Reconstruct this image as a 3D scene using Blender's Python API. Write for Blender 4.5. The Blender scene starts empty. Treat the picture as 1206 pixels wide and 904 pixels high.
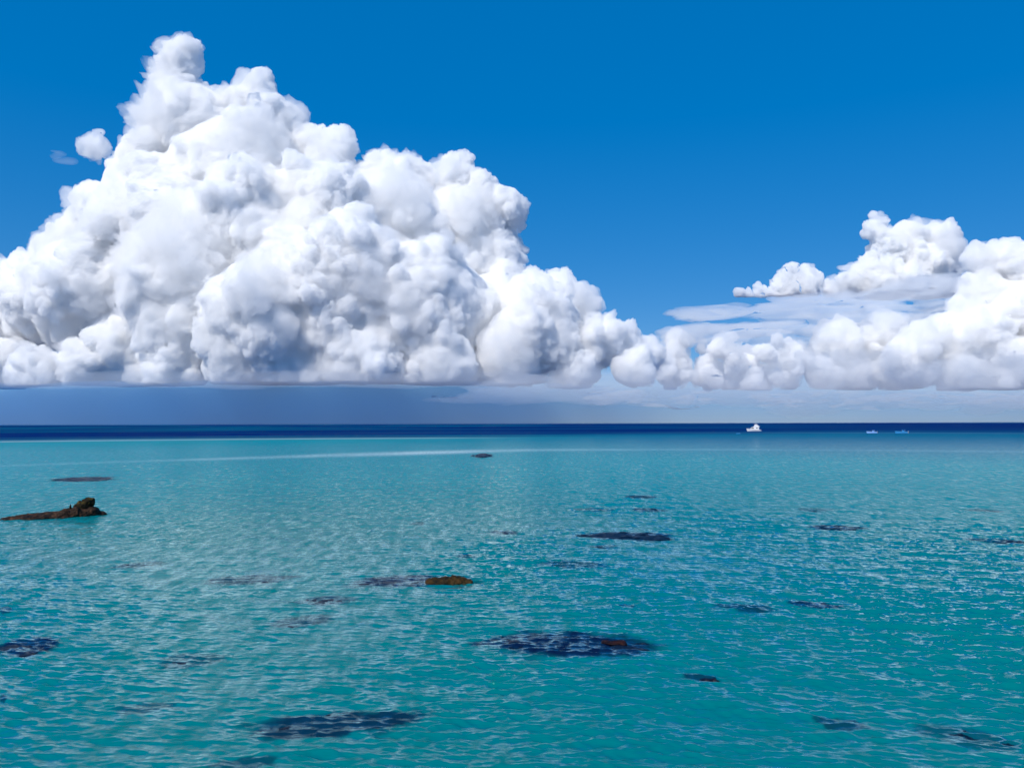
import bpy, bmesh, math, random
import numpy as np
from mathutils import Vector, Matrix, Euler

scene = bpy.context.scene
col = scene.collection

# ------------------------------------------------------------------ camera, sky, sun, exposure
PW, PH, F = 1206.0, 904.0, 946.0          # photograph size and focal length in its pixels
CAM_H = 8.0
PITCH = math.radians(2.81)
ROLL = math.radians(0.14)
cam_data = bpy.data.cameras.new('camera')
cam_data.sensor_fit = 'HORIZONTAL'
cam_data.sensor_width = 36.0
cam_data.lens = 36.0 * F / PW
cam_data.clip_start = 0.1
cam_data.clip_end = 300000.0
cam = bpy.data.objects.new('camera', cam_data)
col.objects.link(cam)
cam.location = (0, 0, CAM_H)
cam_rot = Euler((math.radians(90) + PITCH, 0, 0)).to_matrix() @ Matrix.Rotation(-ROLL, 3, 'Z')
cam.rotation_euler = cam_rot.to_euler()
scene.camera = cam

SUN_EL = math.radians(48)
SUN_AZ = math.radians(-145)               # compass angle from +Y, clockwise: behind the viewer, to the left
sun_dir = Vector((math.sin(SUN_AZ) * math.cos(SUN_EL), math.cos(SUN_AZ) * math.cos(SUN_EL), math.sin(SUN_EL)))

world = bpy.data.worlds.new('World')
scene.world = world
world.use_nodes = True
wn = world.node_tree.nodes
wl = world.node_tree.links
wn.clear()
sky = wn.new('ShaderNodeTexSky')
sky.sky_type = 'NISHITA'
sky.sun_disc = False
sky.sun_elevation = SUN_EL
sky.sun_rotation = SUN_AZ
sky.altitude = 0
sky.air_density = 0.48
sky.dust_density = 0.0
sky.ozone_density = 4.5
hsv = wn.new('ShaderNodeHueSaturation')
hsv.inputs['Hue'].default_value = 0.511
hsv.inputs['Saturation'].default_value = 2.88
hsv.inputs['Value'].default_value = 2.7
gam = wn.new('ShaderNodeGamma')
gam.inputs['Gamma'].default_value = 0.3
bg = wn.new('ShaderNodeBackground')
bg.inputs['Strength'].default_value = 0.14
wo = wn.new('ShaderNodeOutputWorld')
wl.new(sky.outputs[0], gam.inputs['Color'])
wl.new(gam.outputs[0], hsv.inputs['Color'])
wl.new(hsv.outputs[0], bg.inputs['Color'])
wl.new(bg.outputs[0], wo.inputs['Surface'])

sun_data = bpy.data.lights.new('sun', 'SUN')
sun_data.energy = 4.0
sun_data.angle = math.radians(0.5)
sun_data.color = (1.0, 0.945, 0.865)
sun = bpy.data.objects.new('sun', sun_data)
col.objects.link(sun)
sun.rotation_euler = sun_dir.to_track_quat('Z', 'Y').to_euler()

scene.view_settings.view_transform = 'Standard'
scene.view_settings.look = 'None'
scene.view_settings.gamma = 1.0
scene.view_settings.exposure = 0.1
scene.view_settings.use_curve_mapping = False
cy = scene.cycles
cy.max_bounces = 30
cy.diffuse_bounces = 3
cy.glossy_bounces = 3
cy.volume_bounces = 28
cy.transparent_max_bounces = 24
cy.use_denoising = True
cy.adaptive_threshold = 0.018
cy.caustics_reflective = False
cy.caustics_refractive = False

rng = np.random.default_rng(7)
random.seed(7)

# ------------------------------------------------------------------ helpers
def ray(px, py):
    v = cam_rot @ Vector(((px - PW / 2) / F, -(py - PH / 2) / F, -1.0))
    return v / math.hypot(v.x, v.y)        # unit horizontal length

def on_water(px, py):
    r = ray(px, py)
    t = -CAM_H / r.z
    return Vector((r.x * t, r.y * t, 0.0))

def below_horizon(px, py):
    """pixels under the local horizon line"""
    r = ray(px, py)
    return -r.z * F

def tag(o, label=None, cat=None, group=None, kind=None):
    if label: o['label'] = label
    if cat: o['category'] = cat
    if group: o['group'] = group
    if kind: o['kind'] = kind
    return o

def link_mesh(name, me, mat=None, parent=None):
    o = bpy.data.objects.new(name, me)
    col.objects.link(o)
    if mat: me.materials.append(mat)
    if parent: o.parent = parent
    return o

def mesh_np(name, verts, faces):
    """faces: (n, k) int array"""
    me = bpy.data.meshes.new(name)
    n, k = faces.shape
    me.vertices.add(len(verts))
    me.vertices.foreach_set('co', np.ascontiguousarray(verts, dtype=np.float32).ravel())
    me.loops.add(n * k)
    me.loops.foreach_set('vertex_index', np.ascontiguousarray(faces, dtype=np.int32).ravel())
    me.polygons.add(n)
    me.polygons.foreach_set('loop_start', np.arange(0, n * k, k, dtype=np.int32))
    me.update(calc_edges=True)
    me.validate()
    return me

def smooth(me, on=True):
    me.polygons.foreach_set('use_smooth', np.full(len(me.polygons), on))

def get_co(me):
    a = np.empty(len(me.vertices) * 3, dtype=np.float32)
    me.vertices.foreach_get('co', a)
    return a.reshape(-1, 3)

def get_no(me):
    a = np.empty(len(me.vertices) * 3, dtype=np.float32)
    me.vertex_normals.foreach_get('vector', a)
    return a.reshape(-1, 3)

def _hash(ix, iy, iz, seed):
    h = (ix.astype(np.uint32) * np.uint32(374761393) + iy.astype(np.uint32) * np.uint32(668265263)
         + iz.astype(np.uint32) * np.uint32(2147483647) + np.uint32((seed * 974634777) & 0xffffffff))
    h = (h ^ (h >> np.uint32(13))) * np.uint32(1274126177)
    h = h ^ (h >> np.uint32(16))
    h = h * np.uint32(2246822519)
    h = h ^ (h >> np.uint32(15))
    return (h & np.uint32(0xffffff)).astype(np.float32) / np.float32(0x7fffff) - 1.0

def vnoise(p, seed=0):
    """smooth value noise, -1..1, p: (n,3)"""
    p = np.asarray(p, dtype=np.float64)
    f = np.floor(p)
    t = (p - f).astype(np.float32)
    i = f.astype(np.int64)
    t = t * t * t * (t * (t * 6 - 15) + 10)
    out = 0
    for dx in (0, 1):
        wx = t[:, 0] if dx else 1 - t[:, 0]
        for dy in (0, 1):
            wy = t[:, 1] if dy else 1 - t[:, 1]
            for dz in (0, 1):
                wz = t[:, 2] if dz else 1 - t[:, 2]
                out = out + wx * wy * wz * _hash(i[:, 0] + dx, i[:, 1] + dy, i[:, 2] + dz, seed)
    return out

_R = np.array([[0.36, 0.48, -0.8], [-0.8, 0.6, 0.0], [0.48, 0.64, 0.6]])
def fbm(p, octaves=4, seed=0, gain=0.5):
    q = np.asarray(p, dtype=np.float64)
    a, s, tot = 1.0, 0, 0.0
    for o in range(octaves):
        s = s + a * vnoise(q, seed + o * 17)
        tot += a
        a *= gain
        q = (q @ _R.T) * 2.03 + 11.7
    return s / tot * 1.6

def new_mat(name):
    m = bpy.data.materials.new(name)
    m.use_nodes = True
    m.node_tree.nodes.clear()
    out = m.node_tree.nodes.new('ShaderNodeOutputMaterial')
    return m, m.node_tree.nodes, m.node_tree.links, out

def principled(name, color, rough=0.5, **kw):
    m, n, l, out = new_mat(name)
    b = n.new('ShaderNodeBsdfPrincipled')
    b.inputs['Base Color'].default_value = (*color, 1)
    b.inputs['Roughness'].default_value = rough
    for k, v in kw.items():
        b.inputs[k].default_value = v
    l.new(b.outputs[0], out.inputs['Surface'])
    return m

# ------------------------------------------------------------------ sea
def sstep(a, b, x):
    t = np.clip((x - a) / (b - a), 0, 1)
    return t * t * (3 - 2 * t)

# reef heads: photo box (x0, x1, y0, y1), how much stands out, darkness under water, label
REEFS = [
 (415, 557, 677, 692, 0.55, 1.0, 'dark reef patch with a ginger brown dry hump on its right end'),
 (572, 768, 744, 774, 0.50, 1.0, 'largest dark navy reef patch with a small reddish top near its right end'),
 (688, 792, 626, 637, 0.75, 1.0, 'long dark humped reef ridge with a thin tail trailing right, below two thin streaks'),
 (295, 500, 838, 866, 0.45, 0.9, 'wide ragged black reef patch broken by ripples in the nearest water'),
 (0, 58, 752, 773, 0.50, 1.0, 'dark reef patch cut by the left edge of the frame'),
 (66, 130, 561, 567, 0.7, 0.9, 'thin flat dark reef streak behind the horned rock'),
 (630, 714, 660, 669, 0.45, 0.7, 'long dim green reef streak under the humped dark ridge'),
 (842, 912, 710, 720, 0.42, 0.8, 'soft blue submerged reef patch, left one of a side by side pair'),
 (930, 988, 708, 716, 0.6, 0.95, 'crisp dark reef streak, right one of a side by side pair'),
 (957, 1014, 618, 624, 0.7, 0.9, 'narrow sharp dark reef streak alone on the far right water'),
 (1146, 1206, 634, 640, 0.45, 0.7, 'thin reef streak reaching the right edge of the frame'),
 (736, 772, 583, 587, 0.6, 0.8, 'short thin reef line, farthest of three above the humped ridge'),
 (744, 782, 598, 603, 0.6, 0.8, 'short thin reef line, right of two just above the humped ridge'),
 (673, 720, 598, 602, 0.45, 0.6, 'faint thin reef line, left of two just above the humped ridge'),
 (574, 610, 624, 629, 0.55, 0.8, 'small dark reef spot left of the humped ridge'),
 (138, 190, 662, 669, 0.5, 0.75, 'small slim reef streak in pale water below the horned rock'),
 (243, 342, 677, 688, 0.42, 0.8, 'ragged grey purple reef patch in the pale glittering water'),
 (350, 412, 702, 712, 0.42, 0.8, 'small dark ragged reef patch, between the ginger topped patch and a brownish one'),
 (318, 392, 724, 738, 0.42, 0.75, 'brownish purple reef patch under shallow rippled water'),
 (190, 258, 768, 786, 0.36, 0.6, 'faint mauve submerged reef patch among white ripples'),
 (806, 846, 792, 800, 0.42, 0.8, 'small lone dark reef spot below and right of the largest patch'),
 (965, 1020, 845, 860, 0.38, 0.75, 'smudged dark reef spot in the near right water'),
 (1092, 1182, 855, 880, 0.34, 0.55, 'wide faint reef patch near the bottom right corner'),
 (140, 202, 827, 840, 0.36, 0.6, 'faint mauve reef spot left of the nearest wide black patch'),
 (255, 322, 892, 904, 0.36, 0.65, 'purplish reef spot on the bottom edge of the frame'),
 (0, 12, 714, 722, 0.5, 0.8, 'tiny dark reef tip on the left edge, above the larger cut off patch'),
 (0, 8, 819, 827, 0.5, 0.8, 'tiny dark reef tip on the left edge, below the larger cut off patch'),
 (556, 580, 534, 539, 0.7, 0.9, 'tiny dark rock dot on the pale far streak of water'),
 (1140, 1178, 599, 603, 0.45, 0.6, 'faint thin reef line, upper one near the right edge'),
 (540, 562, 652, 657, 0.42, 0.65, 'small dim green reef spot above and right of the ginger topped patch'),
 (696, 726, 641, 645, 0.42, 0.7, 'small green reef sliver tucked under the humped ridge'),
 (484, 502, 614, 618, 0.45, 0.6, 'tiny reef fleck in open water left of center'),
 (728, 748, 711, 715, 0.5, 0.7, 'tiny reef fleck above the largest navy patch'),
 (940, 980, 598, 602, 0.4, 0.5, 'faint reef hairline above the sharp far right streak'),
]
ROCK_BOX = (0, 118, 600, 611)

def reef_frame(box):
    x0, x1, y0, y1 = box[:4]
    xm = (x0 + x1) / 2
    c_near, c_far = on_water(xm, y1), on_water(xm, y0)
    c = (c_near + c_far) / 2
    half_d = (c_far - c_near).length / 2
    a, b = on_water(x0, (y0 + y1) / 2), on_water(x1, (y0 + y1) / 2)
    half_w = (b - a).length / 2
    dirn = (c_far - c_near).normalized()
    side = Vector((dirn.y, -dirn.x, 0))
    return c, dirn, side, half_w, half_d

def reef_mask(P, k, box, grow=1.0):
    """0..1 raggedy footprint of a reef at ground points P (n,2); also used for the mesh"""
    c, d, s, hw, hd = reef_frame(box)
    q = P - np.array([c.x, c.y])
    u = (q @ np.array([s.x, s.y])) / (hw * grow * 1.12)
    v = (q @ np.array([d.x, d.y])) / (hd * grow)
    p3 = np.stack([u * max(1.5, hw / hd * 0.5), v * 1.3, np.full_like(u, 7.3 * k)], 1)
    n = fbm(p3 * 1.3, 6, 100 + k, 0.62)
    return 1 - (u * u + v * v) + 0.55 * n * np.clip(1.5 - np.hypot(u, v) * 0.3, 0, 1)

# wave set
NW = 84
w_lam = 0.2 * (5.0 / 0.2) ** (np.arange(NW) / (NW - 1)) * rng.uniform(0.93, 1.07, NW)
w_dir = np.radians(-98 + rng.normal(0, 26, NW))
w_k = 2 * np.pi / w_lam
w_ph = rng.uniform(0, 2 * np.pi, NW)
w_slope = np.where(w_lam > 1.6, 0.011, np.where(w_lam > 0.75, 0.021, 0.052))
w_amp = w_slope / w_k

def waves(X, Y, spacing):
    gust = np.clip(1.0 + 0.6 * fbm(np.stack([X / 9, Y / 16, X * 0], 1), 4, 5), 0.4, 1.9)
    Z = np.zeros_like(X)
    DX = np.zeros_like(X)
    DY = np.zeros_like(X)
    for i in range(NW):
        kx, ky = w_k[i] * math.cos(w_dir[i]), w_k[i] * math.sin(w_dir[i])
        fade = sstep(0.8, 2.2, w_lam[i] / spacing)
        if fade.max() <= 0: continue
        ph = kx * X + ky * Y + w_ph[i]
        a = w_amp[i] * fade * (gust if w_lam[i] < 3 else 1.0)
        Z += a * np.sin(ph)
        c = a * np.cos(ph) * 0.7
        DX += c * math.cos(w_dir[i])
        DY += c * math.sin(w_dir[i])
    return Z, DX, DY

def build_sea():
    ps = list(np.arange(520, 34, -0.5)) + list(np.arange(34, 1.0, -0.42)) + [0.8, 0.5, 0.3, 0.15, 0.08]
    d = CAM_H * F / np.array(ps)
    spacing_row = np.gradient(d)
    az = np.radians(np.concatenate([np.linspace(-175, -45, 40), np.linspace(-44, -37, 40), np.linspace(-36.9, 36.9, 1500), np.linspace(37, 44, 40), np.linspace(45, 175, 40)]))
    D, A = np.meshgrid(d, az, indexing='ij')
    X = (D * np.sin(A)).ravel()
    Y = (D * np.cos(A)).ravel()
    SP = np.repeat(spacing_row, len(az))
    SP = np.maximum(SP * 0.62, 0.02)
    far = np.abs(np.degrees(A)).ravel()
    SP = np.where(far > 40, 50, SP)
    Z, DX, DY = waves(X, Y, SP)
    nr, nc = len(d), len(az)
    V = np.stack([X + DX, Y + DY, Z], 1)
    idx = np.arange(nr * nc).reshape(nr, nc)
    faces = np.stack([idx[:-1, :-1].ravel(), idx[1:, :-1].ravel(), idx[1:, 1:].ravel(), idx[:-1, 1:].ravel()], 1)[:, ::-1]
    # inner disc below the viewer closes the sheet
    me = mesh_np('sea', V, faces)
    smooth(me)
    # ---- depth zones, reef under the water and pale strips, as attributes of the sheet
    R = D.ravel()
    T = np.sin(A).ravel()
    P = CAM_H * F / R                       # angular drop, used only to grade distance
    q = np.stack([X / 130, Y / 420, X * 0], 1)
    wob = fbm(q, 3, 21)
    deep_edge = 17 - 5.5 * sstep(-0.15, 0.45, T) + 0.5 * wob
    deep = 1 - sstep(deep_edge - 4.5, deep_edge + 2.0, P + 0.8 * wob)
    streak = fbm(np.stack([X / 420, P * 0.9, X * 0], 1), 3, 77)
    deep = np.clip(deep * (0.93 + 0.28 * streak), 0, 1)
    mid_edge = 24 + 7 * sstep(-0.1, 0.4, T)
    mid = (1 - sstep(mid_edge - 9, mid_edge + 16, P + 2.5 * wob)) * sstep(-0.25, 0.3, T + 0.05 * wob)
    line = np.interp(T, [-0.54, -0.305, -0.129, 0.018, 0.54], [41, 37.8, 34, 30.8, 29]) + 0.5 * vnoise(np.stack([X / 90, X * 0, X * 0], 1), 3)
    pale_strip = np.exp(-((P - line) / (0.9 + 1.1 * np.exp(-((T + 0.13) / 0.2) ** 2))) ** 2) * (0.16 + 0.74 * np.exp(-((T + 0.14) / 0.2) ** 2))
    pale_strip2 = np.exp(-((P - 16.8) / 0.6) ** 2) * (1 - sstep(-0.2, 0.05, T)) * 0.55 + np.exp(-((P - 11) / 0.5) ** 2) * (0.3 + 0.7 * (1 - sstep(-0.3, 0.1, T))) * 0.3
    pale_strip = np.clip(pale_strip * (0.8 + 0.3 * fbm(np.stack([X / 14, Y / 60, X * 0], 1), 3, 31)) + pale_strip2, 0, 1)
    reef = np.zeros_like(X)
    for k, bx in enumerate(REEFS):
        c, dd, s, hw, hd = reef_frame(bx)
        near = np.nonzero((np.abs(X - c.x) < 2.2 * hw + hd) & (np.abs(Y - c.y) < 2.2 * hd + hw))[0]
        if len(near):
            m = reef_mask(np.stack([X[near], Y[near]], 1), k, bx)
            reef[near] = np.maximum(reef[near], bx[5] * sstep(-0.25, 0.5, m))
    for nm, arr in (('far', 1 - sstep(30, 130, P)), ('spec', 0.015 + 0.42 * sstep(11, 30, P) + 0.85 * sstep(60, 190, P) + 0.25 * sstep(160, 330, P)), ('deep', deep), ('mid', mid), ('pale_strip', pale_strip), ('reef', reef)):
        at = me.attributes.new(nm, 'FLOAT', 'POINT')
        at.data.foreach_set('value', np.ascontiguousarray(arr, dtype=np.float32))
    # ---- material
    m, n, l, out = new_mat('sea_water')
    def attr(nm):
        a = n.new('ShaderNodeAttribute'); a.attribute_name = nm
        return a.outputs['Fac']
    def mixc(fac, a, b):
        x = n.new('ShaderNodeMix'); x.data_type = 'RGBA'
        l.new(fac, x.inputs['Factor'])
        for sock, val in ((x.inputs[6], a), (x.inputs[7], b)):
            if isinstance(val, tuple): sock.default_value = (*val, 1)
            else: l.new(val, sock)
        return x.outputs[2]
    tc = n.new('ShaderNodeTexCoord')
    nz = n.new('ShaderNodeTexNoise'); nz.inputs['Scale'].default_value = 0.014; nz.inputs['Detail'].default_value = 3
    l.new(tc.outputs['Object'], nz.inputs['Vector'])
    c = mixc(nz.outputs['Fac'], (0.0, 0.142, 0.138), (0.0, 0.160, 0.190))
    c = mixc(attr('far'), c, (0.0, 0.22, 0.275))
    c = mixc(attr('mid'), c, (0.0, 0.11, 0.215))
    c = mixc(attr('pale_strip'), c, (0.42, 0.58, 0.62))
    c = mixc(attr('deep'), c, (0.0, 0.017, 0.115))
    c = mixc(attr('reef'), c, (0.002, 0.008, 0.035))
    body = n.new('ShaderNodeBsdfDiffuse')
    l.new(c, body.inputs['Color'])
    gl = n.new('ShaderNodeBsdfGlossy'); gl.inputs['Color'].default_value = (0.74, 0.97, 0.93, 1)
    rg = n.new('ShaderNodeMath'); rg.operation = 'MULTIPLY_ADD'
    l.new(attr('deep'), rg.inputs[0]); rg.inputs[1].default_value = 0.2; rg.inputs[2].default_value = 0.06
    l.new(rg.outputs[0], gl.inputs['Roughness'])
    fr = n.new('ShaderNodeFresnel'); fr.inputs['IOR'].default_value = 1.333
    # distant water shows the viewer the faces of its ripples, so it mirrors less than a flat sheet would
    rf = n.new('ShaderNodeMath'); rf.operation = 'MULTIPLY'
    l.new(fr.outputs[0], rf.inputs[0]); l.new(attr('spec'), rf.inputs[1])
    # cat's paws: ruffled and calm patches side by side
    mp2 = n.new('ShaderNodeMapping'); mp2.inputs['Scale'].default_value = (1.5, 0.45, 1.0)
    l.new(tc.outputs['Object'], mp2.inputs['Vector'])
    n2 = n.new('ShaderNodeTexNoise'); n2.inputs['Scale'].default_value = 1.0; n2.inputs['Detail'].default_value = 5; n2.inputs['Roughness'].default_value = 0.65
    l.new(mp2.outputs[0], n2.inputs['Vector'])
    rr = n.new('ShaderNodeMapRange'); rr.inputs[1].default_value = 0.3; rr.inputs[2].default_value = 0.7; rr.inputs[3].default_value = 0.1; rr.inputs[4].default_value = 1.9
    l.new(n2.outputs['Fac'], rr.inputs[0])
    rf2 = n.new('ShaderNodeMath'); rf2.operation = 'MULTIPLY'; rf2.use_clamp = True
    l.new(rf.outputs[0], rf2.inputs[0]); l.new(rr.outputs[0], rf2.inputs[1])
    b = n.new('ShaderNodeMixShader')
    l.new(rf2.outputs[0], b.inputs[0]); l.new(body.outputs[0], b.inputs[1]); l.new(gl.outputs[0], b.inputs[2])
    # ripples too small for the mesh
    mp = n.new('ShaderNodeMapping'); mp.inputs['Scale'].default_value = (1.0, 2.2, 1.0)
    l.new(tc.outputs['Object'], mp.inputs['Vector'])
    n1 = n.new('ShaderNodeTexNoise'); n1.inputs['Scale'].default_value = 1.9; n1.inputs['Detail'].default_value = 5; n1.inputs['Roughness'].default_value = 0.62
    l.new(mp.outputs[0], n1.inputs['Vector'])
    bp = n.new('ShaderNodeBump'); bp.inputs['Strength'].default_value = 0.6; bp.inputs['Distance'].default_value = 0.07
    l.new(n1.outputs['Fac'], bp.inputs['Height'])
    for nd in (gl, body, fr): l.new(bp.outputs[0], nd.inputs['Normal'])
    l.new(b.outputs[0], out.inputs['Surface'])
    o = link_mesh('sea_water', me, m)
    tag(o, kind='structure')
    return o

build_sea()

def ico_template(sub):
    bm = bmesh.new()
    bmesh.ops.create_icosphere(bm, subdivisions=sub, radius=1.0)
    v = np.array([x.co[:] for x in bm.verts], dtype=np.float32)
    f = np.array([[y.index for y in x.verts] for x in bm.faces], dtype=np.int32)
    bm.free()
    return v, f
ICO = {1: ico_template(1), 2: ico_template(2), 3: ico_template(3)}


# ------------------------------------------------------------------ reef, rocks
def rock_mat(name, dark, light, rough=0.55, scale=3.0, tint=None):
    m, n, l, out = new_mat(name)
    tc = n.new('ShaderNodeTexCoord')
    nz = n.new('ShaderNodeTexNoise'); nz.inputs['Scale'].default_value = scale; nz.inputs['Detail'].default_value = 6; nz.inputs['Roughness'].default_value = 0.65
    l.new(tc.outputs['Object'], nz.inputs['Vector'])
    cr = n.new('ShaderNodeValToRGB')
    cr.color_ramp.elements[0].position = 0.36; cr.color_ramp.elements[0].color = (*dark, 1)
    cr.color_ramp.elements[1].position = 0.66; cr.color_ramp.elements[1].color = (*light, 1)
    if tint:
        e = cr.color_ramp.elements.new(0.52); e.color = (*tint, 1)
    l.new(nz.outputs['Fac'], cr.inputs[0])
    b = n.new('ShaderNodeBsdfPrincipled')
    l.new(cr.outputs[0], b.inputs['Base Color'])
    b.inputs['Roughness'].default_value = rough
    b.inputs['Specular IOR Level'].default_value = 0.15
    n2 = n.new('ShaderNodeTexNoise'); n2.inputs['Scale'].default_value = scale * 5; n2.inputs['Detail'].default_value = 4
    l.new(tc.outputs['Object'], n2.inputs['Vector'])
    bp = n.new('ShaderNodeBump'); bp.inputs['Strength'].default_value = 0.8; bp.inputs['Distance'].default_value = 0.05
    l.new(n2.outputs['Fac'], bp.inputs['Height']); l.new(bp.outputs[0], b.inputs['Normal'])
    l.new(b.outputs[0], out.inputs['Surface'])
    return m
M_REEF = rock_mat('wet_reef', (0.001, 0.003, 0.012), (0.004, 0.008, 0.022), 0.35)
M_GINGER = rock_mat('ginger_algae_rock', (0.004, 0.004, 0.003), (0.06, 0.028, 0.006), 0.7, 2.5, (0.03, 0.019, 0.005))
M_RED = rock_mat('reddish_reef_rock', (0.002, 0.002, 0.005), (0.028, 0.008, 0.006), 0.6, 4.0)
M_ROCK = rock_mat('brown_rock', (0.005, 0.004, 0.004), (0.10, 0.048, 0.024), 0.7, 1.6, (0.026, 0.014, 0.008))
M_HORN = rock_mat('dark_weedy_rock', (0.004, 0.004, 0.002), (0.085, 0.06, 0.012), 0.8, 3.0, (0.018, 0.013, 0.004))

EXTRA = {2: 0.04, 5: 0.05, 10: 0.05, 27: 0.35}      # reefs that stand clear of the water by this much more
def reef_mesh(k, bx):
    c, d, s, hw, hd = reef_frame(bx)
    nu = int(np.clip(hw * 2 / 0.06, 50, 170)); nv = int(np.clip(hd * 2 / 0.06, 36, 110))
    u = np.linspace(-1.35, 1.35, nu); v = np.linspace(-1.35, 1.35, nv)
    U, W = np.meshgrid(u * hw, v * hd, indexing='ij')
    X = c.x + s.x * U + d.x * W; Y = c.y + s.y * U + d.y * W
    P = np.stack([X.ravel(), Y.ravel()], 1)
    m = reef_mask(P, k, bx)
    q = np.stack([P[:, 0] * 1.6, P[:, 1] * 1.6, np.full(len(P), k * 3.1)], 1)
    top = (bx[4] - 0.76) * 0.2 + EXTRA.get(k, 0) * sstep(0.1, 0.9, m)
    lump = fbm(q, 5, 300 + k, 0.6)
    Z = -0.4 + (0.4 + top) * sstep(-0.25, 0.42, m) + lump * 0.075 * (1 + 3 * EXTRA.get(k, 0))
    idx = np.arange(nu * nv).reshape(nu, nv)
    f = np.stack([idx[:-1, :-1].ravel(), idx[1:, :-1].ravel(), idx[1:, 1:].ravel(), idx[:-1, 1:].ravel()], 1)
    f = f[(Z[f] > -0.36).any(1)]
    used, inv = np.unique(f, return_inverse=True)
    co = np.stack([U.ravel(), W.ravel(), Z], 1)[used]
    me = mesh_np('reef', co, inv.reshape(-1, 4))
    smooth(me)
    o = link_mesh('reef_patch', me, M_REEF)
    o.matrix_world = Matrix(((s.x, d.x, 0, c.x), (s.y, d.y, 0, c.y), (0, 0, 1, 0), (0, 0, 0, 1)))
    tag(o, bx[6], 'reef', 'dark reef patches showing at the water surface')
    return o
reefs = [reef_mesh(k, bx) for k, bx in enumerate(REEFS)]

def blob_rock(name, balls, voxel, amp, seed, mat, fine=0.25):
    """balls: (x, y, z, rx, ry, rz) in metres -> one lumpy weathered rock mesh"""
    vs, fs, off = [], [], 0
    tv, tf = ICO[3]
    for (x, y, z, a, b, c) in balls:
        vs.append(tv * np.array([a, b, c]) + np.array([x, y, z])); fs.append(tf + off); off += len(tv)
    me = mesh_np(name, np.concatenate(vs), np.concatenate(fs))
    tmp = bpy.data.objects.new(name, me); col.objects.link(tmp)
    md = tmp.modifiers.new('r', 'REMESH'); md.mode = 'VOXEL'; md.voxel_size = voxel
    dg = bpy.context.evaluated_depsgraph_get()
    res = bpy.data.meshes.new_from_object(tmp.evaluated_get(dg))
    bpy.data.objects.remove(tmp); bpy.data.meshes.remove(me)
    co = get_co(res).astype(np.float64); no = get_no(res)
    co = co + no * (fbm(co * np.array([1.6, 1.6, 2.4]), 3, seed) * amp + fbm(co * 7, 4, seed + 3, 0.65) * amp * fine)[:, None]
    res.vertices.foreach_set('co', co.astype(np.float32).ravel()); res.update(); smooth(res)
    return link_mesh(name, res, mat)

def seat_on(o, px, py):
    c = on_water(px, py)
    o.location = c
    o.rotation_euler = (0, 0, math.atan2(c.y, c.x) - math.pi / 2)
    return c.length / F                       # metres per photo pixel there

# ginger hump on the dry end of one reef patch, reddish hump on the largest
def hump(k, px, py, w_px, h_px, mat, name, seed):
    m = on_water(px, py).length / F
    w, h = w_px * m / 2, h_px * m
    balls = [(0, 0, 0, w, w * 0.55, h * 0.8), (-w * 0.45, 0.1, 0, w * 0.5, w * 0.4, h * 0.75), (w * 0.4, 0, 0, w * 0.55, w * 0.4, h), (w * 0.8, -0.1, -h * 0.2, w * 0.3, w * 0.3, h * 0.6)]
    o = blob_rock(name, balls, 0.045, h * 0.35, seed, mat, 0.6)
    seat_on(o, px, py)
    bpy.context.view_layer.update()
    mw = o.matrix_world.copy()
    o.parent = reefs[k]
    o.matrix_parent_inverse = Matrix.Identity(4)
    o.matrix_local = reefs[k].matrix_world.inverted() @ (Matrix.Translation(on_water(px, py)) @ o.rotation_euler.to_matrix().to_4x4())
    return o
bpy.context.view_layer.update()
hump(0, 527, 686, 50, 7.5, M_GINGER, 'dry_top', 11)
hump(1, 722, 756.5, 30, 3.2, M_RED, 'dry_top', 12)

# the horned rock at the left
def horned_rock():
    m = on_water(60, 609).length / F
    base = blob_rock('horned_rock', [
        (-2.3, 0.2, 0, 1.7, 1.2, 0.24), (-1.0, 0, 0, 2.0, 1.4, 0.36), (0.4, 0, 0, 2.0, 1.4, 0.44), (1.8, 0, 0, 1.5, 1.2, 0.70),
        (2.7, 0, 0, 1.1, 0.9, 0.85), (3.5, 0.1, 0, 0.75, 0.6, 0.3), (0.9, -0.7, 0.1, 0.6, 0.5, 0.6), (1.7, -0.8, 0.1, 0.5, 0.4, 0.7), (-3.5, 0.3, -0.05, 0.7, 0.7, 0.16)],
        0.05, 0.10, 31, M_ROCK, 0.5)
    seat_on(base, 62, 608.5)
    r = np.random.default_rng(5)
    balls = [(2.3, 0, 0.75, 0.66, 0.5, 0.5), (2.75, 0, 1.1, 0.52, 0.42, 0.5), (1.85, 0, 0.7, 0.4, 0.4, 0.35), (3.0, 0, 1.2, 0.26, 0.3, 0.42), (2.45, 0, 1.1, 0.3, 0.3, 0.36)]
    for i in range(26):
        t = r.uniform(0, 1)
        x = 1.3 + t * 1.85
        top = 0.65 + 0.85 * t ** 1.2 + r.uniform(-0.1, 0.22)
        balls.append((x, r.uniform(-0.35, 0.35), top - 0.22, r.uniform(0.06, 0.13), r.uniform(0.06, 0.13), r.uniform(0.2, 0.5)))
    h = blob_rock('weedy_horn', balls, 0.035, 0.07, 37, M_HORN, 0.6)
    h['label'] = 'dark jagged horn covered in olive weed'
    h.parent = base
    tag(base, 'low brown rock with a dark jagged horn at its right end', 'rock')
horned_rock()

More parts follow.
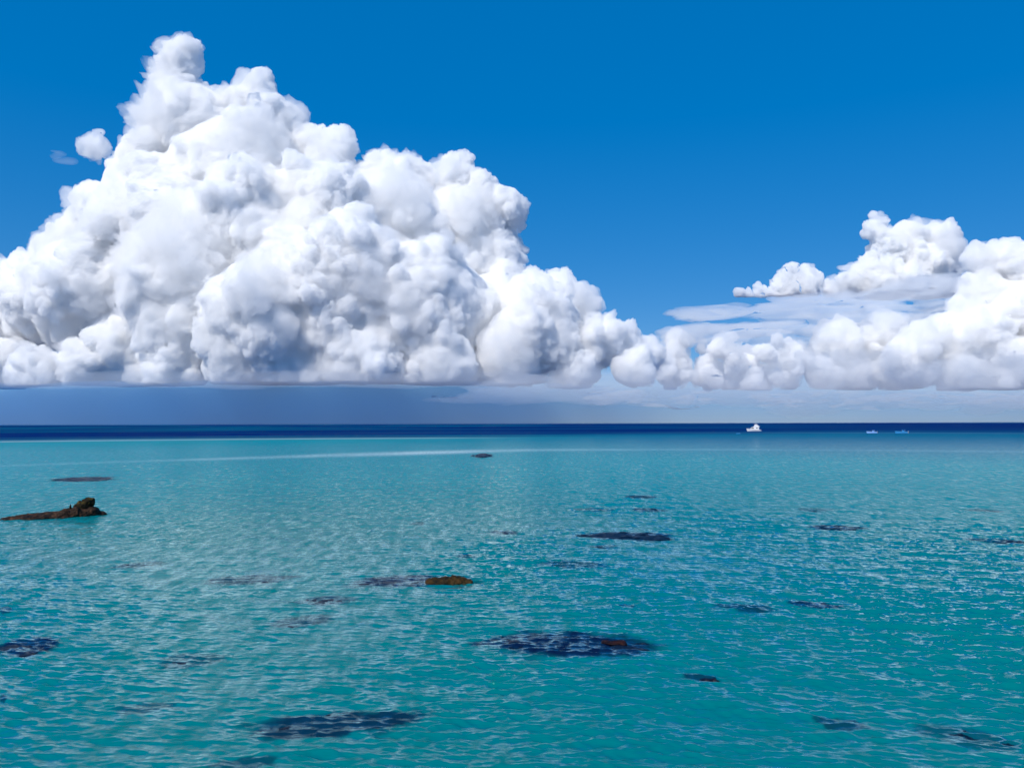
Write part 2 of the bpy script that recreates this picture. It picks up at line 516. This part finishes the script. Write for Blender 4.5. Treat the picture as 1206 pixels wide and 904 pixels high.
# ------------------------------------------------------------------ boats
M_WHITE = principled('white_gelcoat', (0.82, 0.82, 0.82), 0.25)
M_GLASS = principled('dark_window', (0.012, 0.014, 0.018), 0.08)
M_METAL = principled('steel_rail', (0.6, 0.6, 0.62), 0.3, **{'Metallic': 1.0})
M_PALE = principled('pale_blue_hull', (0.30, 0.50, 0.85), 0.35)
M_TEAL = principled('blue_hull', (0.05, 0.30, 0.60), 0.4)
M_GREY = principled('grey_rubber', (0.25, 0.27, 0.30), 0.6)
M_RED_STRIPE = principled('red_cushion', (0.35, 0.10, 0.08), 0.7)

def bm_obj(name, bm, mat, parent=None, bevel=0.0, flat=False):
    if bevel:
        bmesh.ops.bevel(bm, geom=bm.edges[:], offset=bevel, segments=2, affect='EDGES')
    bmesh.ops.recalc_face_normals(bm, faces=bm.faces[:])
    me = bpy.data.meshes.new(name); bm.to_mesh(me); bm.free()
    return link_mesh(name, me, mat, parent)

def loft(sections, cap=True):
    """sections: list of equal-length closed rings of points"""
    bm = bmesh.new()
    rings = [[bm.verts.new(p) for p in s] for s in sections]
    n = len(rings[0])
    for a, b in zip(rings[:-1], rings[1:]):
        for i in range(n):
            j = (i + 1) % n
            bm.faces.new((a[i], a[j], b[j], b[i]))
    if cap:
        bm.faces.new(rings[0][::-1]); bm.faces.new(rings[-1])
    return bm

def hull_bm(L, B, H, bow_rise, draft=0.4, n=14):
    """bow towards -x"""
    secs = []
    for i in range(n + 1):
        t = i / n
        x = -L / 2 + L * t
        w = B / 2 * min(1.0, (math.sin(min(t * 1.7, 1) * math.pi / 2)) ** 0.75 + 0.02)
        sheer = H + bow_rise * (1 - t) ** 2
        rake = -0.06 * L * (1 - t) ** 3
        secs.append([(x + rake, -w, sheer), (x + rake * 0.5, -w * 0.93, sheer * 0.5), (x, -w * 0.7, 0.0), (x, 0, -draft),
                     (x, w * 0.7, 0.0), (x + rake * 0.5, w * 0.93, sheer * 0.5), (x + rake, w, sheer), (x + rake, 0, sheer + 0.05)])
    return loft(secs)

def box_prism(profile, y0, y1):
    """profile of (x,z) extruded from y0 to y1"""
    return loft([[(x, y0, z) for x, z in profile], [(x, y1, z) for x, z in profile]])

def tube(bm, a, b, r, seg=8):
    a, b = Vector(a), Vector(b)
    d = b - a
    res = bmesh.ops.create_cone(bm, cap_ends=True, segments=seg, radius1=r, radius2=r, depth=d.length)
    mt = Matrix.Translation((a + b) / 2) @ d.to_track_quat('Z', 'Y').to_matrix().to_4x4()
    bmesh.ops.transform(bm, matrix=mt, verts=res['verts'])

def place_boat(root, px, py, yaw):
    c = on_water(px, py)
    root.location = c
    root.rotation_euler = (0, 0, math.atan2(c.y, c.x) - math.pi / 2 + math.radians(yaw))

def motor_yacht():
    root = bpy.data.objects.new('motor_yacht', None); col.objects.link(root)
    bm_obj('hull', hull_bm(12.8, 4.2, 1.7, 0.9), M_WHITE, root)
    bm_obj('rub_rail', loft([[(x, -y - 0.05, 1.55), (x, -y - 0.05, 1.7), (x, y + 0.05, 1.7), (x, y + 0.05, 1.55)] for x, y in ((-1.5, 2.08), (6.38, 2.08))]), M_GREY, root)
    bm_obj('cabin', box_prism([(-3.6, 1.7), (-2.2, 3.5), (-1.5, 3.9), (4.7, 3.9), (5.0, 1.7)], -1.7, 1.7), M_WHITE, root, 0.08)
    for y in (-1.73, 1.73):
        w = bm_obj('window', box_prism([(-2.5, 2.5), (-1.8, 3.35), (0.4, 3.35), (0.4, 2.5)], y - 0.02, y + 0.02), M_GLASS, root)
        w = bm_obj('window', box_prism([(2.4, 2.6), (2.4, 3.3), (4.0, 3.3), (4.0, 2.6)], y - 0.02, y + 0.02), M_GLASS, root)
    ws = loft([[(-3.35, -1.4, 2.12), (-2.4, -1.3, 3.3), (-2.4, 1.3, 3.3), (-3.35, 1.4, 2.12)], [(-3.42, -1.4, 2.16), (-2.47, -1.3, 3.34), (-2.47, 1.3, 3.34), (-3.42, 1.4, 2.16)]])
    bm_obj('windscreen', ws, M_GLASS, root)
    fb = bm_obj('flybridge', box_prism([(-0.6, 3.92), (0.6, 5.1), (1.1, 6.2), (2.6, 6.5), (3.6, 5.5), (5.4, 4.3), (5.4, 3.92)], -1.55, 1.55), M_WHITE, root, 0.1)
    bm_obj('roof', box_prism([(0.5, 6.55), (0.7, 6.72), (2.9, 6.72), (3.2, 6.55)], -1.5, 1.5), M_WHITE, fb, 0.04)
    bm = bmesh.new(); tube(bm, (1.9, 0, 6.7), (2.1, 0, 8.0), 0.06); tube(bm, (1.6, 0, 7.3), (2.5, 0, 7.3), 0.05)
    bm_obj('radar_mast', bm, M_WHITE, fb)
    bm = bmesh.new()
    for y in (-1, 1):
        pts = [(-6.4, y * 0.25, 2.6), (-5.2, y * 1.15, 2.5), (-3.8, y * 1.8, 2.3)]
        for a, b in zip(pts[:-1], pts[1:]):
            tube(bm, (a[0], a[1], a[2] + 0.6), (b[0], b[1], b[2] + 0.6), 0.03)
        for p in pts: tube(bm, (p[0], p[1], p[2] - 0.4), (p[0], p[1], p[2] + 0.6), 0.025)
    bm_obj('bow_rail', bm, M_METAL, root)
    bm_obj('swim_platform', box_prism([(6.3, 0.35), (6.3, 0.5), (7.3, 0.5), (7.3, 0.35)], -1.8, 1.8), M_WHITE, root, 0.03)
    tag(root, 'tall white motor yacht on the dark blue deep water under the horizon', 'boat')
    place_boat(root, 888, 507.6, -14)
motor_yacht()

def skiff(label, px, py, yaw, L, hull_mat, cat='boat', group=None):
    root = bpy.data.objects.new('skiff', None); col.objects.link(root)
    k = L / 7.0
    bm_obj('hull', hull_bm(L, 2.3 * k, 1.1 * k, 0.35 * k, 0.25), hull_mat, root)
    bm_obj('console', box_prism([(0.2 * k, 1.05 * k), (0.45 * k, 1.9 * k), (1.3 * k, 1.9 * k), (1.5 * k, 1.05 * k)], -0.5 * k, 0.5 * k), hull_mat, root, 0.05)
    ca = bm_obj('canopy', box_prism([(0.0, 2.3 * k), (0.1, 2.42 * k), (2.0 * k, 2.42 * k), (2.1 * k, 2.3 * k)], -0.95 * k, 0.95 * k), hull_mat, root, 0.02)
    for y in (-0.8, 0.8):
        for xa, xb in ((0.2, 0.3), (1.9, 1.8)):
            bm = bmesh.new(); tube(bm, (xa * k, y * k, 1.0 * k), (xb * k, y * k, 2.3 * k), 0.04)
            bm_obj('canopy_post', bm, M_METAL, ca)
    e = bm_obj('outboard', box_prism([(L / 2, 0.5 * k), (L / 2, 1.5 * k), (L / 2 + 0.45 * k, 1.6 * k), (L / 2 + 0.5 * k, 0.9 * k), (L / 2 + 0.2 * k, -0.2)], -0.2 * k, 0.2 * k), M_GREY, root, 0.03)
    tag(root, label, cat, group)
    place_boat(root, px, py, yaw)
skiff('small pale blue boat right of the tall yacht, brighter of two low ones', 1027, 510.0, 4, 6.9, M_PALE)
skiff('dim blue low boat farthest right of all the boats', 1062, 510.2, -6, 8.2, M_TEAL)
skiff('tiny teal dinghy floating just left of the tall white yacht', 869.5, 510.8, 10, 2.8, M_TEAL)

# ------------------------------------------------------------------ clouds
def vapour(name, density, color=(0.999, 0.999, 0.999), g=0.0):
    v, n, l, out = new_mat(name)
    p = n.new('ShaderNodeVolumePrincipled')
    p.inputs['Color'].default_value = (*color, 1)
    p.inputs['Density'].default_value = density
    p.inputs['Anisotropy'].default_value = g
    l.new(p.outputs[0], out.inputs['Volume'])
    return v
M_BODY = principled('cloud_core', (0.98, 0.98, 0.98), 1.0, **{'Specular IOR Level': 0.0})
M_VAPOUR = vapour('cloud_vapour', 0.021)
M_VEIL = vapour('cloud_veil', 0.0055)
CORE = 14.0

def puffs(big, D, r, kids=(9, 11, 5), min_r=2.0):
    """big: (px, py, radius px, depth px) -> array of world spheres x,y,z,r.  Every billow sprouts smaller ones, three deep."""
    S = D / F
    out = []
    def unit(v): return v / np.linalg.norm(v)
    for (px, py, rad, dz) in big:
        v = ray(px, py)
        k = (D + dz * S * 0.6) / v.y
        c = np.array([v.x * k, v.y * k, CAM_H + v.z * k])
        R = rad * S * 0.93
        out.append((*c, R * 0.94))
        crisp = r.choice([0.4, 0.6, 0.95])
        for _ in range(max(5, int(kids[0] * (0.5 + rad / 55)))):
            d = r.normal(size=3); d[2] = d[2] * 0.9 + 0.2; d[1] -= 0.2
            d = unit(d)
            R1 = R * r.uniform(0.22, 0.55)
            c1 = c + d * (R - R1 * r.uniform(0.6, 1.0))
            out.append((*c1, R1))
            for _ in range(int(kids[1] * crisp)):
                e = unit(r.normal(size=3) + d * 0.8)
                R2 = R1 * r.uniform(0.18, 0.5)
                if R2 < min_r * S: continue
                c2 = c1 + e * (R1 - R2 * r.uniform(0.4, 0.9))
                out.append((*c2, R2))
                for _ in range(int(kids[2] * crisp)):
                    g = unit(r.normal(size=3) + e * 0.9)
                    R3 = R2 * r.uniform(0.25, 0.55)
                    if R3 < min_r * S: continue
                    c3 = c2 + g * (R2 - R3 * r.uniform(0.2, 0.7))
                    out.append((*c3, R3))
    return np.array(out)

def soft_normals(me, it=4):
    no = get_no(me).astype(np.float64)
    e = np.empty(len(me.edges) * 2, dtype=np.int32)
    me.edges.foreach_get('vertices', e)
    a, b = e[0::2], e[1::2]
    for _ in range(it):
        acc = no.copy()
        for c in range(3):
            acc[:, c] += np.bincount(a, weights=no[b, c], minlength=len(no)) + np.bincount(b, weights=no[a, c], minlength=len(no))
        no = acc / np.maximum(np.linalg.norm(acc, axis=1, keepdims=True), 1e-9)
    return no

def billow(p, size, octaves, seed):
    """rounded bumps with creases between them, 0..1"""
    q = np.asarray(p) / size
    a, t, tot = 1.0, 0.0, 0.0
    for o in range(octaves):
        t = t + a * np.abs(vnoise(q, seed + o * 13)) * 2.2
        tot += a
        a *= 0.6
        q = (q @ _R.T) * 2.07 + 5.3
    return t / tot

def cloud_mesh(name, sph, grow, voxel, S, base=None, rough=1.0, seed=0, octaves=4):
    vs, fs, off = [], [], 0
    for x, y, z, R in sph:
        R = R + grow
        if R < voxel * 1.1: continue
        tv, tf = ICO[3] if R > voxel * 14 else ICO[2] if R > voxel * 4 else ICO[1]
        v = tv * R + np.array([x, y, z], dtype=np.float32)
        vs.append(v); fs.append(tf + off); off += len(tv)
    if not vs: return None
    me = mesh_np(name, np.concatenate(vs), np.concatenate(fs))
    tmp = bpy.data.objects.new(name, me); col.objects.link(tmp)
    md = tmp.modifiers.new('r', 'REMESH'); md.mode = 'VOXEL'; md.voxel_size = voxel; md.use_smooth_shade = True
    dg = bpy.context.evaluated_depsgraph_get()
    res = bpy.data.meshes.new_from_object(tmp.evaluated_get(dg))
    bpy.data.objects.remove(tmp); bpy.data.meshes.remove(me)
    co = get_co(res).astype(np.float64); no = soft_normals(res)
    if rough:
        w = np.stack([fbm(co / (26 * S), 3, seed + 1), fbm(co / (26 * S), 3, seed + 2), fbm(co / (26 * S), 3, seed + 3)], 1)
        co = co + w * S * 4.0 * rough
        amp = np.clip(0.5 + 0.75 * fbm(co / (60 * S), 3, seed + 40), 0.22, 1.25)
        b = billow(co, 14 * S, octaves, seed + 9) - 0.35
        co = co + no * (b * amp * S * 8.5 * rough)[:, None]
    if base is not None:
        low = co[:, 2] < base
        wv = fbm(co * np.array([1, 1, 0]) / (34 * S), 3, seed + 4) * S * 1.0
        co[:, 2] = np.where(low, base + (co[:, 2] - base) * 0.05 + wv, co[:, 2])
    res.vertices.foreach_set('co', co.astype(np.float32).ravel())
    res.update()
    smooth(res)
    return res

def make_cloud(label, big, D=12000.0, base_py=None, seed=1, kids=(10, 13, 7), vox=1.25, group=None, rough=1.0, min_r=1.5, core=None, veil=0.55, density=None):
    r = np.random.default_rng(seed)
    S = D / F
    sph = puffs(big, D, r, kids, min_r)
    base = None
    if base_py is not None:
        base = CAM_H + ray(603, base_py).z * D
    body = cloud_mesh('cloud', sph, 0.0, vox * S, S, base, rough, seed)
    o = link_mesh('cumulus_cloud', body, vapour('thin_vapour', density) if density else M_VAPOUR)
    tag(o, label, 'cloud', group)
    inner = cloud_mesh('dense_core', sph, -(core or CORE) * S, 2.6 * S, S, None if base is None else base + 6 * S, 0.3, seed, 1)
    if inner: link_mesh('dense_core', inner, M_BODY, o)
    if veil:
        pick = sph[r.random(len(sph)) < veil]
        pick = pick[pick[:, 3] > 5 * S]
        if len(pick):
            pick = pick.copy()
            pick[:, :3] += r.normal(size=(len(pick), 3)) * pick[:, 3:4] * 0.25
            vm = cloud_mesh('mist_veil', pick, 1.0 * S, 2.4 * S, S, base, 1.6, seed + 77, 3)
            link_mesh('mist_veil', vm, M_VEIL, o)
    print('cloud', label[:30], len(sph), len(body.polygons))
    return o

MAIN = [
 (216,74,27,0),(206,98,24,0),(212,122,38,-5),(236,150,50,-10),(306,108,24,20),(288,128,28,10),(316,140,32,10),(200,168,40,-20),(166,190,34,0),(158,220,38,0),
 (118,248,34,10),(270,205,70,-30),(336,205,44,10),(368,172,26,0),(396,174,27,0),(385,195,34,0),(200,265,80,-60),(112,285,44,0),(72,308,36,10),
 (36,328,34,20),(10,360,46,30),(62,354,56,0),(130,345,78,-50),(300,285,88,-80),(230,360,88,-110),(380,265,74,-70),(450,202,24,20),(462,215,32,20),
 (486,208,26,30),(428,220,30,20),(440,280,64,-30),(536,196,18,40),(540,222,30,40),(566,222,28,40),(596,246,28,30),(545,264,48,30),(578,285,34,30),
 (498,296,56,0),(560,320,52,20),(590,345,40,0),(590,392,62,-60),(500,372,84,-120),(400,352,90,-150),(320,382,78,-190),
 (150,412,48,-120),(40,434,28,-150),(100,430,30,-150),(205,430,38,-180),(280,430,36,-220),(350,427,44,-210),(430,424,46,-220),
 (520,427,44,-190),(600,432,38,-160),(0,432,36,-60),(0,390,38,20),
]
giant = make_cloud('giant white towering cumulus filling the left half above the horizon', MAIN, 12000, 457, 3)
make_cloud('bright crumbly cumulus shoulder descending from the right foot of the giant tower',
           [(632,345,28,0),(660,342,26,0),(683,362,26,0),(640,392,50,-30),(700,398,34,-20),(735,408,26,0),(680,432,30,-40),(745,432,28,-30),(762,420,22,10)],
           11000, 458, 5)
make_cloud('tiny lone white puff left of the tallest cloud tower', [(110,174,15,0),(102,176,11,4),(120,178,10,2)], 12000, None, 6, (8, 8, 4), min_r=1.2, rough=1.3, density=0.011)
make_cloud('upright white cumulus turrets rising behind the flat grey shelf',
           [(1030,275,16,0),(1050,292,24,0),(1075,282,22,0),(1105,280,20,0),(1085,315,36,0),(1030,322,24,0),(1005,335,16,0),(950,338,18,0),(925,340,14,0),(870,346,8,0),(1050,340,40,0),(1120,310,18,0),(1100,340,30,0),(1038,262,9,0),(1030,254,6,0),(1098,268,10,0),(1112,266,9,0),(1122,282,9,0),(1062,274,9,0),(1012,322,10,0),(960,326,9,0),(940,330,9,0),(922,326,8,0),(985,340,9,0),(905,345,7,0),(880,347,6,0),(892,346,6,0),(915,343,8,0),(895,340,5,0),(932,320,8,0),(946,322,9,0),(958,330,11,0),(975,338,11,0),(995,330,9,0),(1020,338,14,0),(1042,256,5,0)],
           15000, 350, 8, veil=0.3, rough=1.15)
make_cloud('large white cumulus cut by the right edge of the frame',
           [(1150,305,18,0),(1185,310,28,0),(1215,320,40,0),(1160,345,32,0),(1200,375,50,-20),(1150,400,44,-30),(1100,405,34,-20),(1190,430,40,-50),(1240,400,60,0),(1130,435,30,-40),(1070,425,32,-20),(1150,292,9,0),(1168,296,10,0),(1190,288,10,0),(1140,330,10,0),(1128,360,12,0),(1110,380,12,-10),(1150,370,14,-20),(1080,400,12,0),(1170,410,16,-40)],
           12000, 461, 9, veil=0.3, rough=1.15)
_rb = np.random.default_rng(41)
_low = [(798,400,14,0),(790,430,22,0),(836,436,18,0),(880,436,17,0),(930,422,24,0),(985,406,34,0),(1030,408,36,0),(965,438,22,-20),(1055,430,32,-20),(905,442,16,-10),(1010,440,26,-20),(1075,405,24,0)]
for _ in range(80):
    x = _rb.uniform(770, 1110)
    _low.append((x, _rb.uniform(402 - 14 * math.exp(-((x - 1000) / 60) ** 2), 458), _rb.uniform(4, 13), _rb.uniform(-60, 10)))
make_cloud('low lumpy grey white cumulus row in front of the grey shelf', _low,
           13000, 460, 10, kids=(8, 9, 4))

# thin layers: only vapour, no dense core
def make_layer(label, blobs, D, density, seed, name='stratus_layer', color=(0.97, 0.98, 0.99), vox=2.0, group=None, rough=1.0):
    """flattened veil of vapour: blobs (px, py, half width px, half height px, half depth px)"""
    S = D / F
    vs, fs, off = [], [], 0
    tv, tf = ICO[3]
    for (px, py, a, b, c) in blobs:
        v = ray(px, py); k = D / v.y
        p = np.array([v.x * k, v.y * k, CAM_H + v.z * k])
        vs.append(tv * np.array([a * S, c * S, b * S]) + p); fs.append(tf + off); off += len(tv)
    me = mesh_np(name, np.concatenate(vs), np.concatenate(fs))
    tmp = bpy.data.objects.new(name, me); col.objects.link(tmp)
    md = tmp.modifiers.new('r', 'REMESH'); md.mode = 'VOXEL'; md.voxel_size = vox * S
    dg = bpy.context.evaluated_depsgraph_get()
    res = bpy.data.meshes.new_from_object(tmp.evaluated_get(dg))
    bpy.data.objects.remove(tmp); bpy.data.meshes.remove(me)
    co = get_co(res).astype(np.float64); no = get_no(res)
    q = co / (np.array([60, 60, 9]) * S)
    co[:, 0] += fbm(q, 3, seed) * 26 * S * rough
    co[:, 2] += fbm(q * 1.3, 4, seed + 5) * 5.0 * S * rough
    res.vertices.foreach_set('co', co.astype(np.float32).ravel()); res.update(); smooth(res)
    o = link_mesh(name, res, vapour(name, density, color))
    tag(o, label, 'cloud', group)
    return o

_q = np.random.default_rng(23)
_bl = []
for _ in range(190):
    x = 800 + 430 * _q.random() ** 0.8; t = (x - 800) / 430
    _bl.append((x, _q.uniform(356 - 44 * t + 12 * (1 - t), 404), _q.uniform(8, 48), _q.uniform(1.2, 4.6), _q.uniform(10, 50)))
make_layer('broad flat grey stratus shelf spreading across the right sky under white turrets', _bl, 13000, 0.0023, 61, color=(0.95, 0.965, 0.985), rough=0.9, vox=1.3)
_r = np.random.default_rng(17)
_bl = []
for _ in range(260):
    x = _r.uniform(640, 1260)
    if vnoise(np.array([[x / 34.0, 3.3, 0]]), 8)[0] < -0.3: continue
    _bl.append((x, 468 + _r.normal() * 5.0, _r.uniform(3, 17), _r.uniform(0.8, 2.2), _r.uniform(5, 18)))
make_layer('long pale ragged stratus streak low over the right horizon', _bl, 9000, 0.0026, 67, rough=0.55, vox=0.8)
_bl = []
for _ in range(95):
    x = _r.uniform(590, 1290); t = min(1.0, (x - 590) / 220)
    b = _r.uniform(6, 13) + 14 * t * _r.random() ** 1.5
    _bl.append((x, _r.uniform(452, 470) - 26 * t * _r.random() ** 2, _r.uniform(35, 90), b, _r.uniform(15, 60)))
make_layer('pale blue white haze bank blurring the cloud feet along the right horizon', _bl,
           9800, 0.0008, 73, rough=0.9, vox=2.5, color=(0.97, 0.985, 1.0), name='haze_bank')
make_layer('faint thin wisp beside the tiny lone puff', [(68,182,8,6,7),(84,190,14,3,8)], 12000, 0.0012, 71, vox=0.8, name='cloud_wisp', rough=0.45)

# soft grey vapour along the flat base of the giant cloud
base_veil = make_layer('x', [(x, 447 + 1.5 * math.sin(x * 0.031), 90, 9, 60) for x in range(-40, 600, 50)], 9300, 0.0004, 91, name='base_vapour', color=(0.97, 0.98, 0.99), rough=0.4, vox=2.0)
for key in ('label', 'category'):
    del base_veil[key]
base_veil.parent = giant

# vapour sheet added to darken the shaded air below the clouds
def make_shade_sheet():
    D = 10600.0; S = D / F
    vs, fs, off = [], [], 0
    tv, tf = ICO[3]
    # (px, half width px, half depth px, top py): tapering upwards into the cloud base
    for (px, a, dep, tp) in [(-20,150,90,448),(130,170,150,447),(280,180,170,446),(420,180,170,446),(540,170,130,447),(640,190,80,450),(760,220,50,455),(900,240,45,458),(1060,260,45,460),(1230,220,45,460)]:
        v = ray(px, 478); k = D / v.y
        top = CAM_H + ray(603, tp).z * D
        p = np.array([v.x * k, D, 0.0])
        vs.append(tv * np.array([a * S, dep * S, top]) + p); fs.append(tf + off); off += len(tv)
    me = mesh_np('shade_vapour', np.concatenate(vs), np.concatenate(fs))
    tmp = bpy.data.objects.new('shade_vapour', me); col.objects.link(tmp)
    md = tmp.modifiers.new('r', 'REMESH'); md.mode = 'VOXEL'; md.voxel_size = 5 * S
    dg = bpy.context.evaluated_depsgraph_get()
    res = bpy.data.meshes.new_from_object(tmp.evaluated_get(dg))
    bpy.data.objects.remove(tmp); bpy.data.meshes.remove(me)
    smooth(res)
    o = link_mesh('shade_sheet', res, vapour('shade_vapour', 0.00075, (0.14, 0.41, 0.76)))
    tag(o, 'blue grey vapour sheet added for the shaded air below the giant cloud', 'shade_vapour', kind='stuff')
make_shade_sheet()
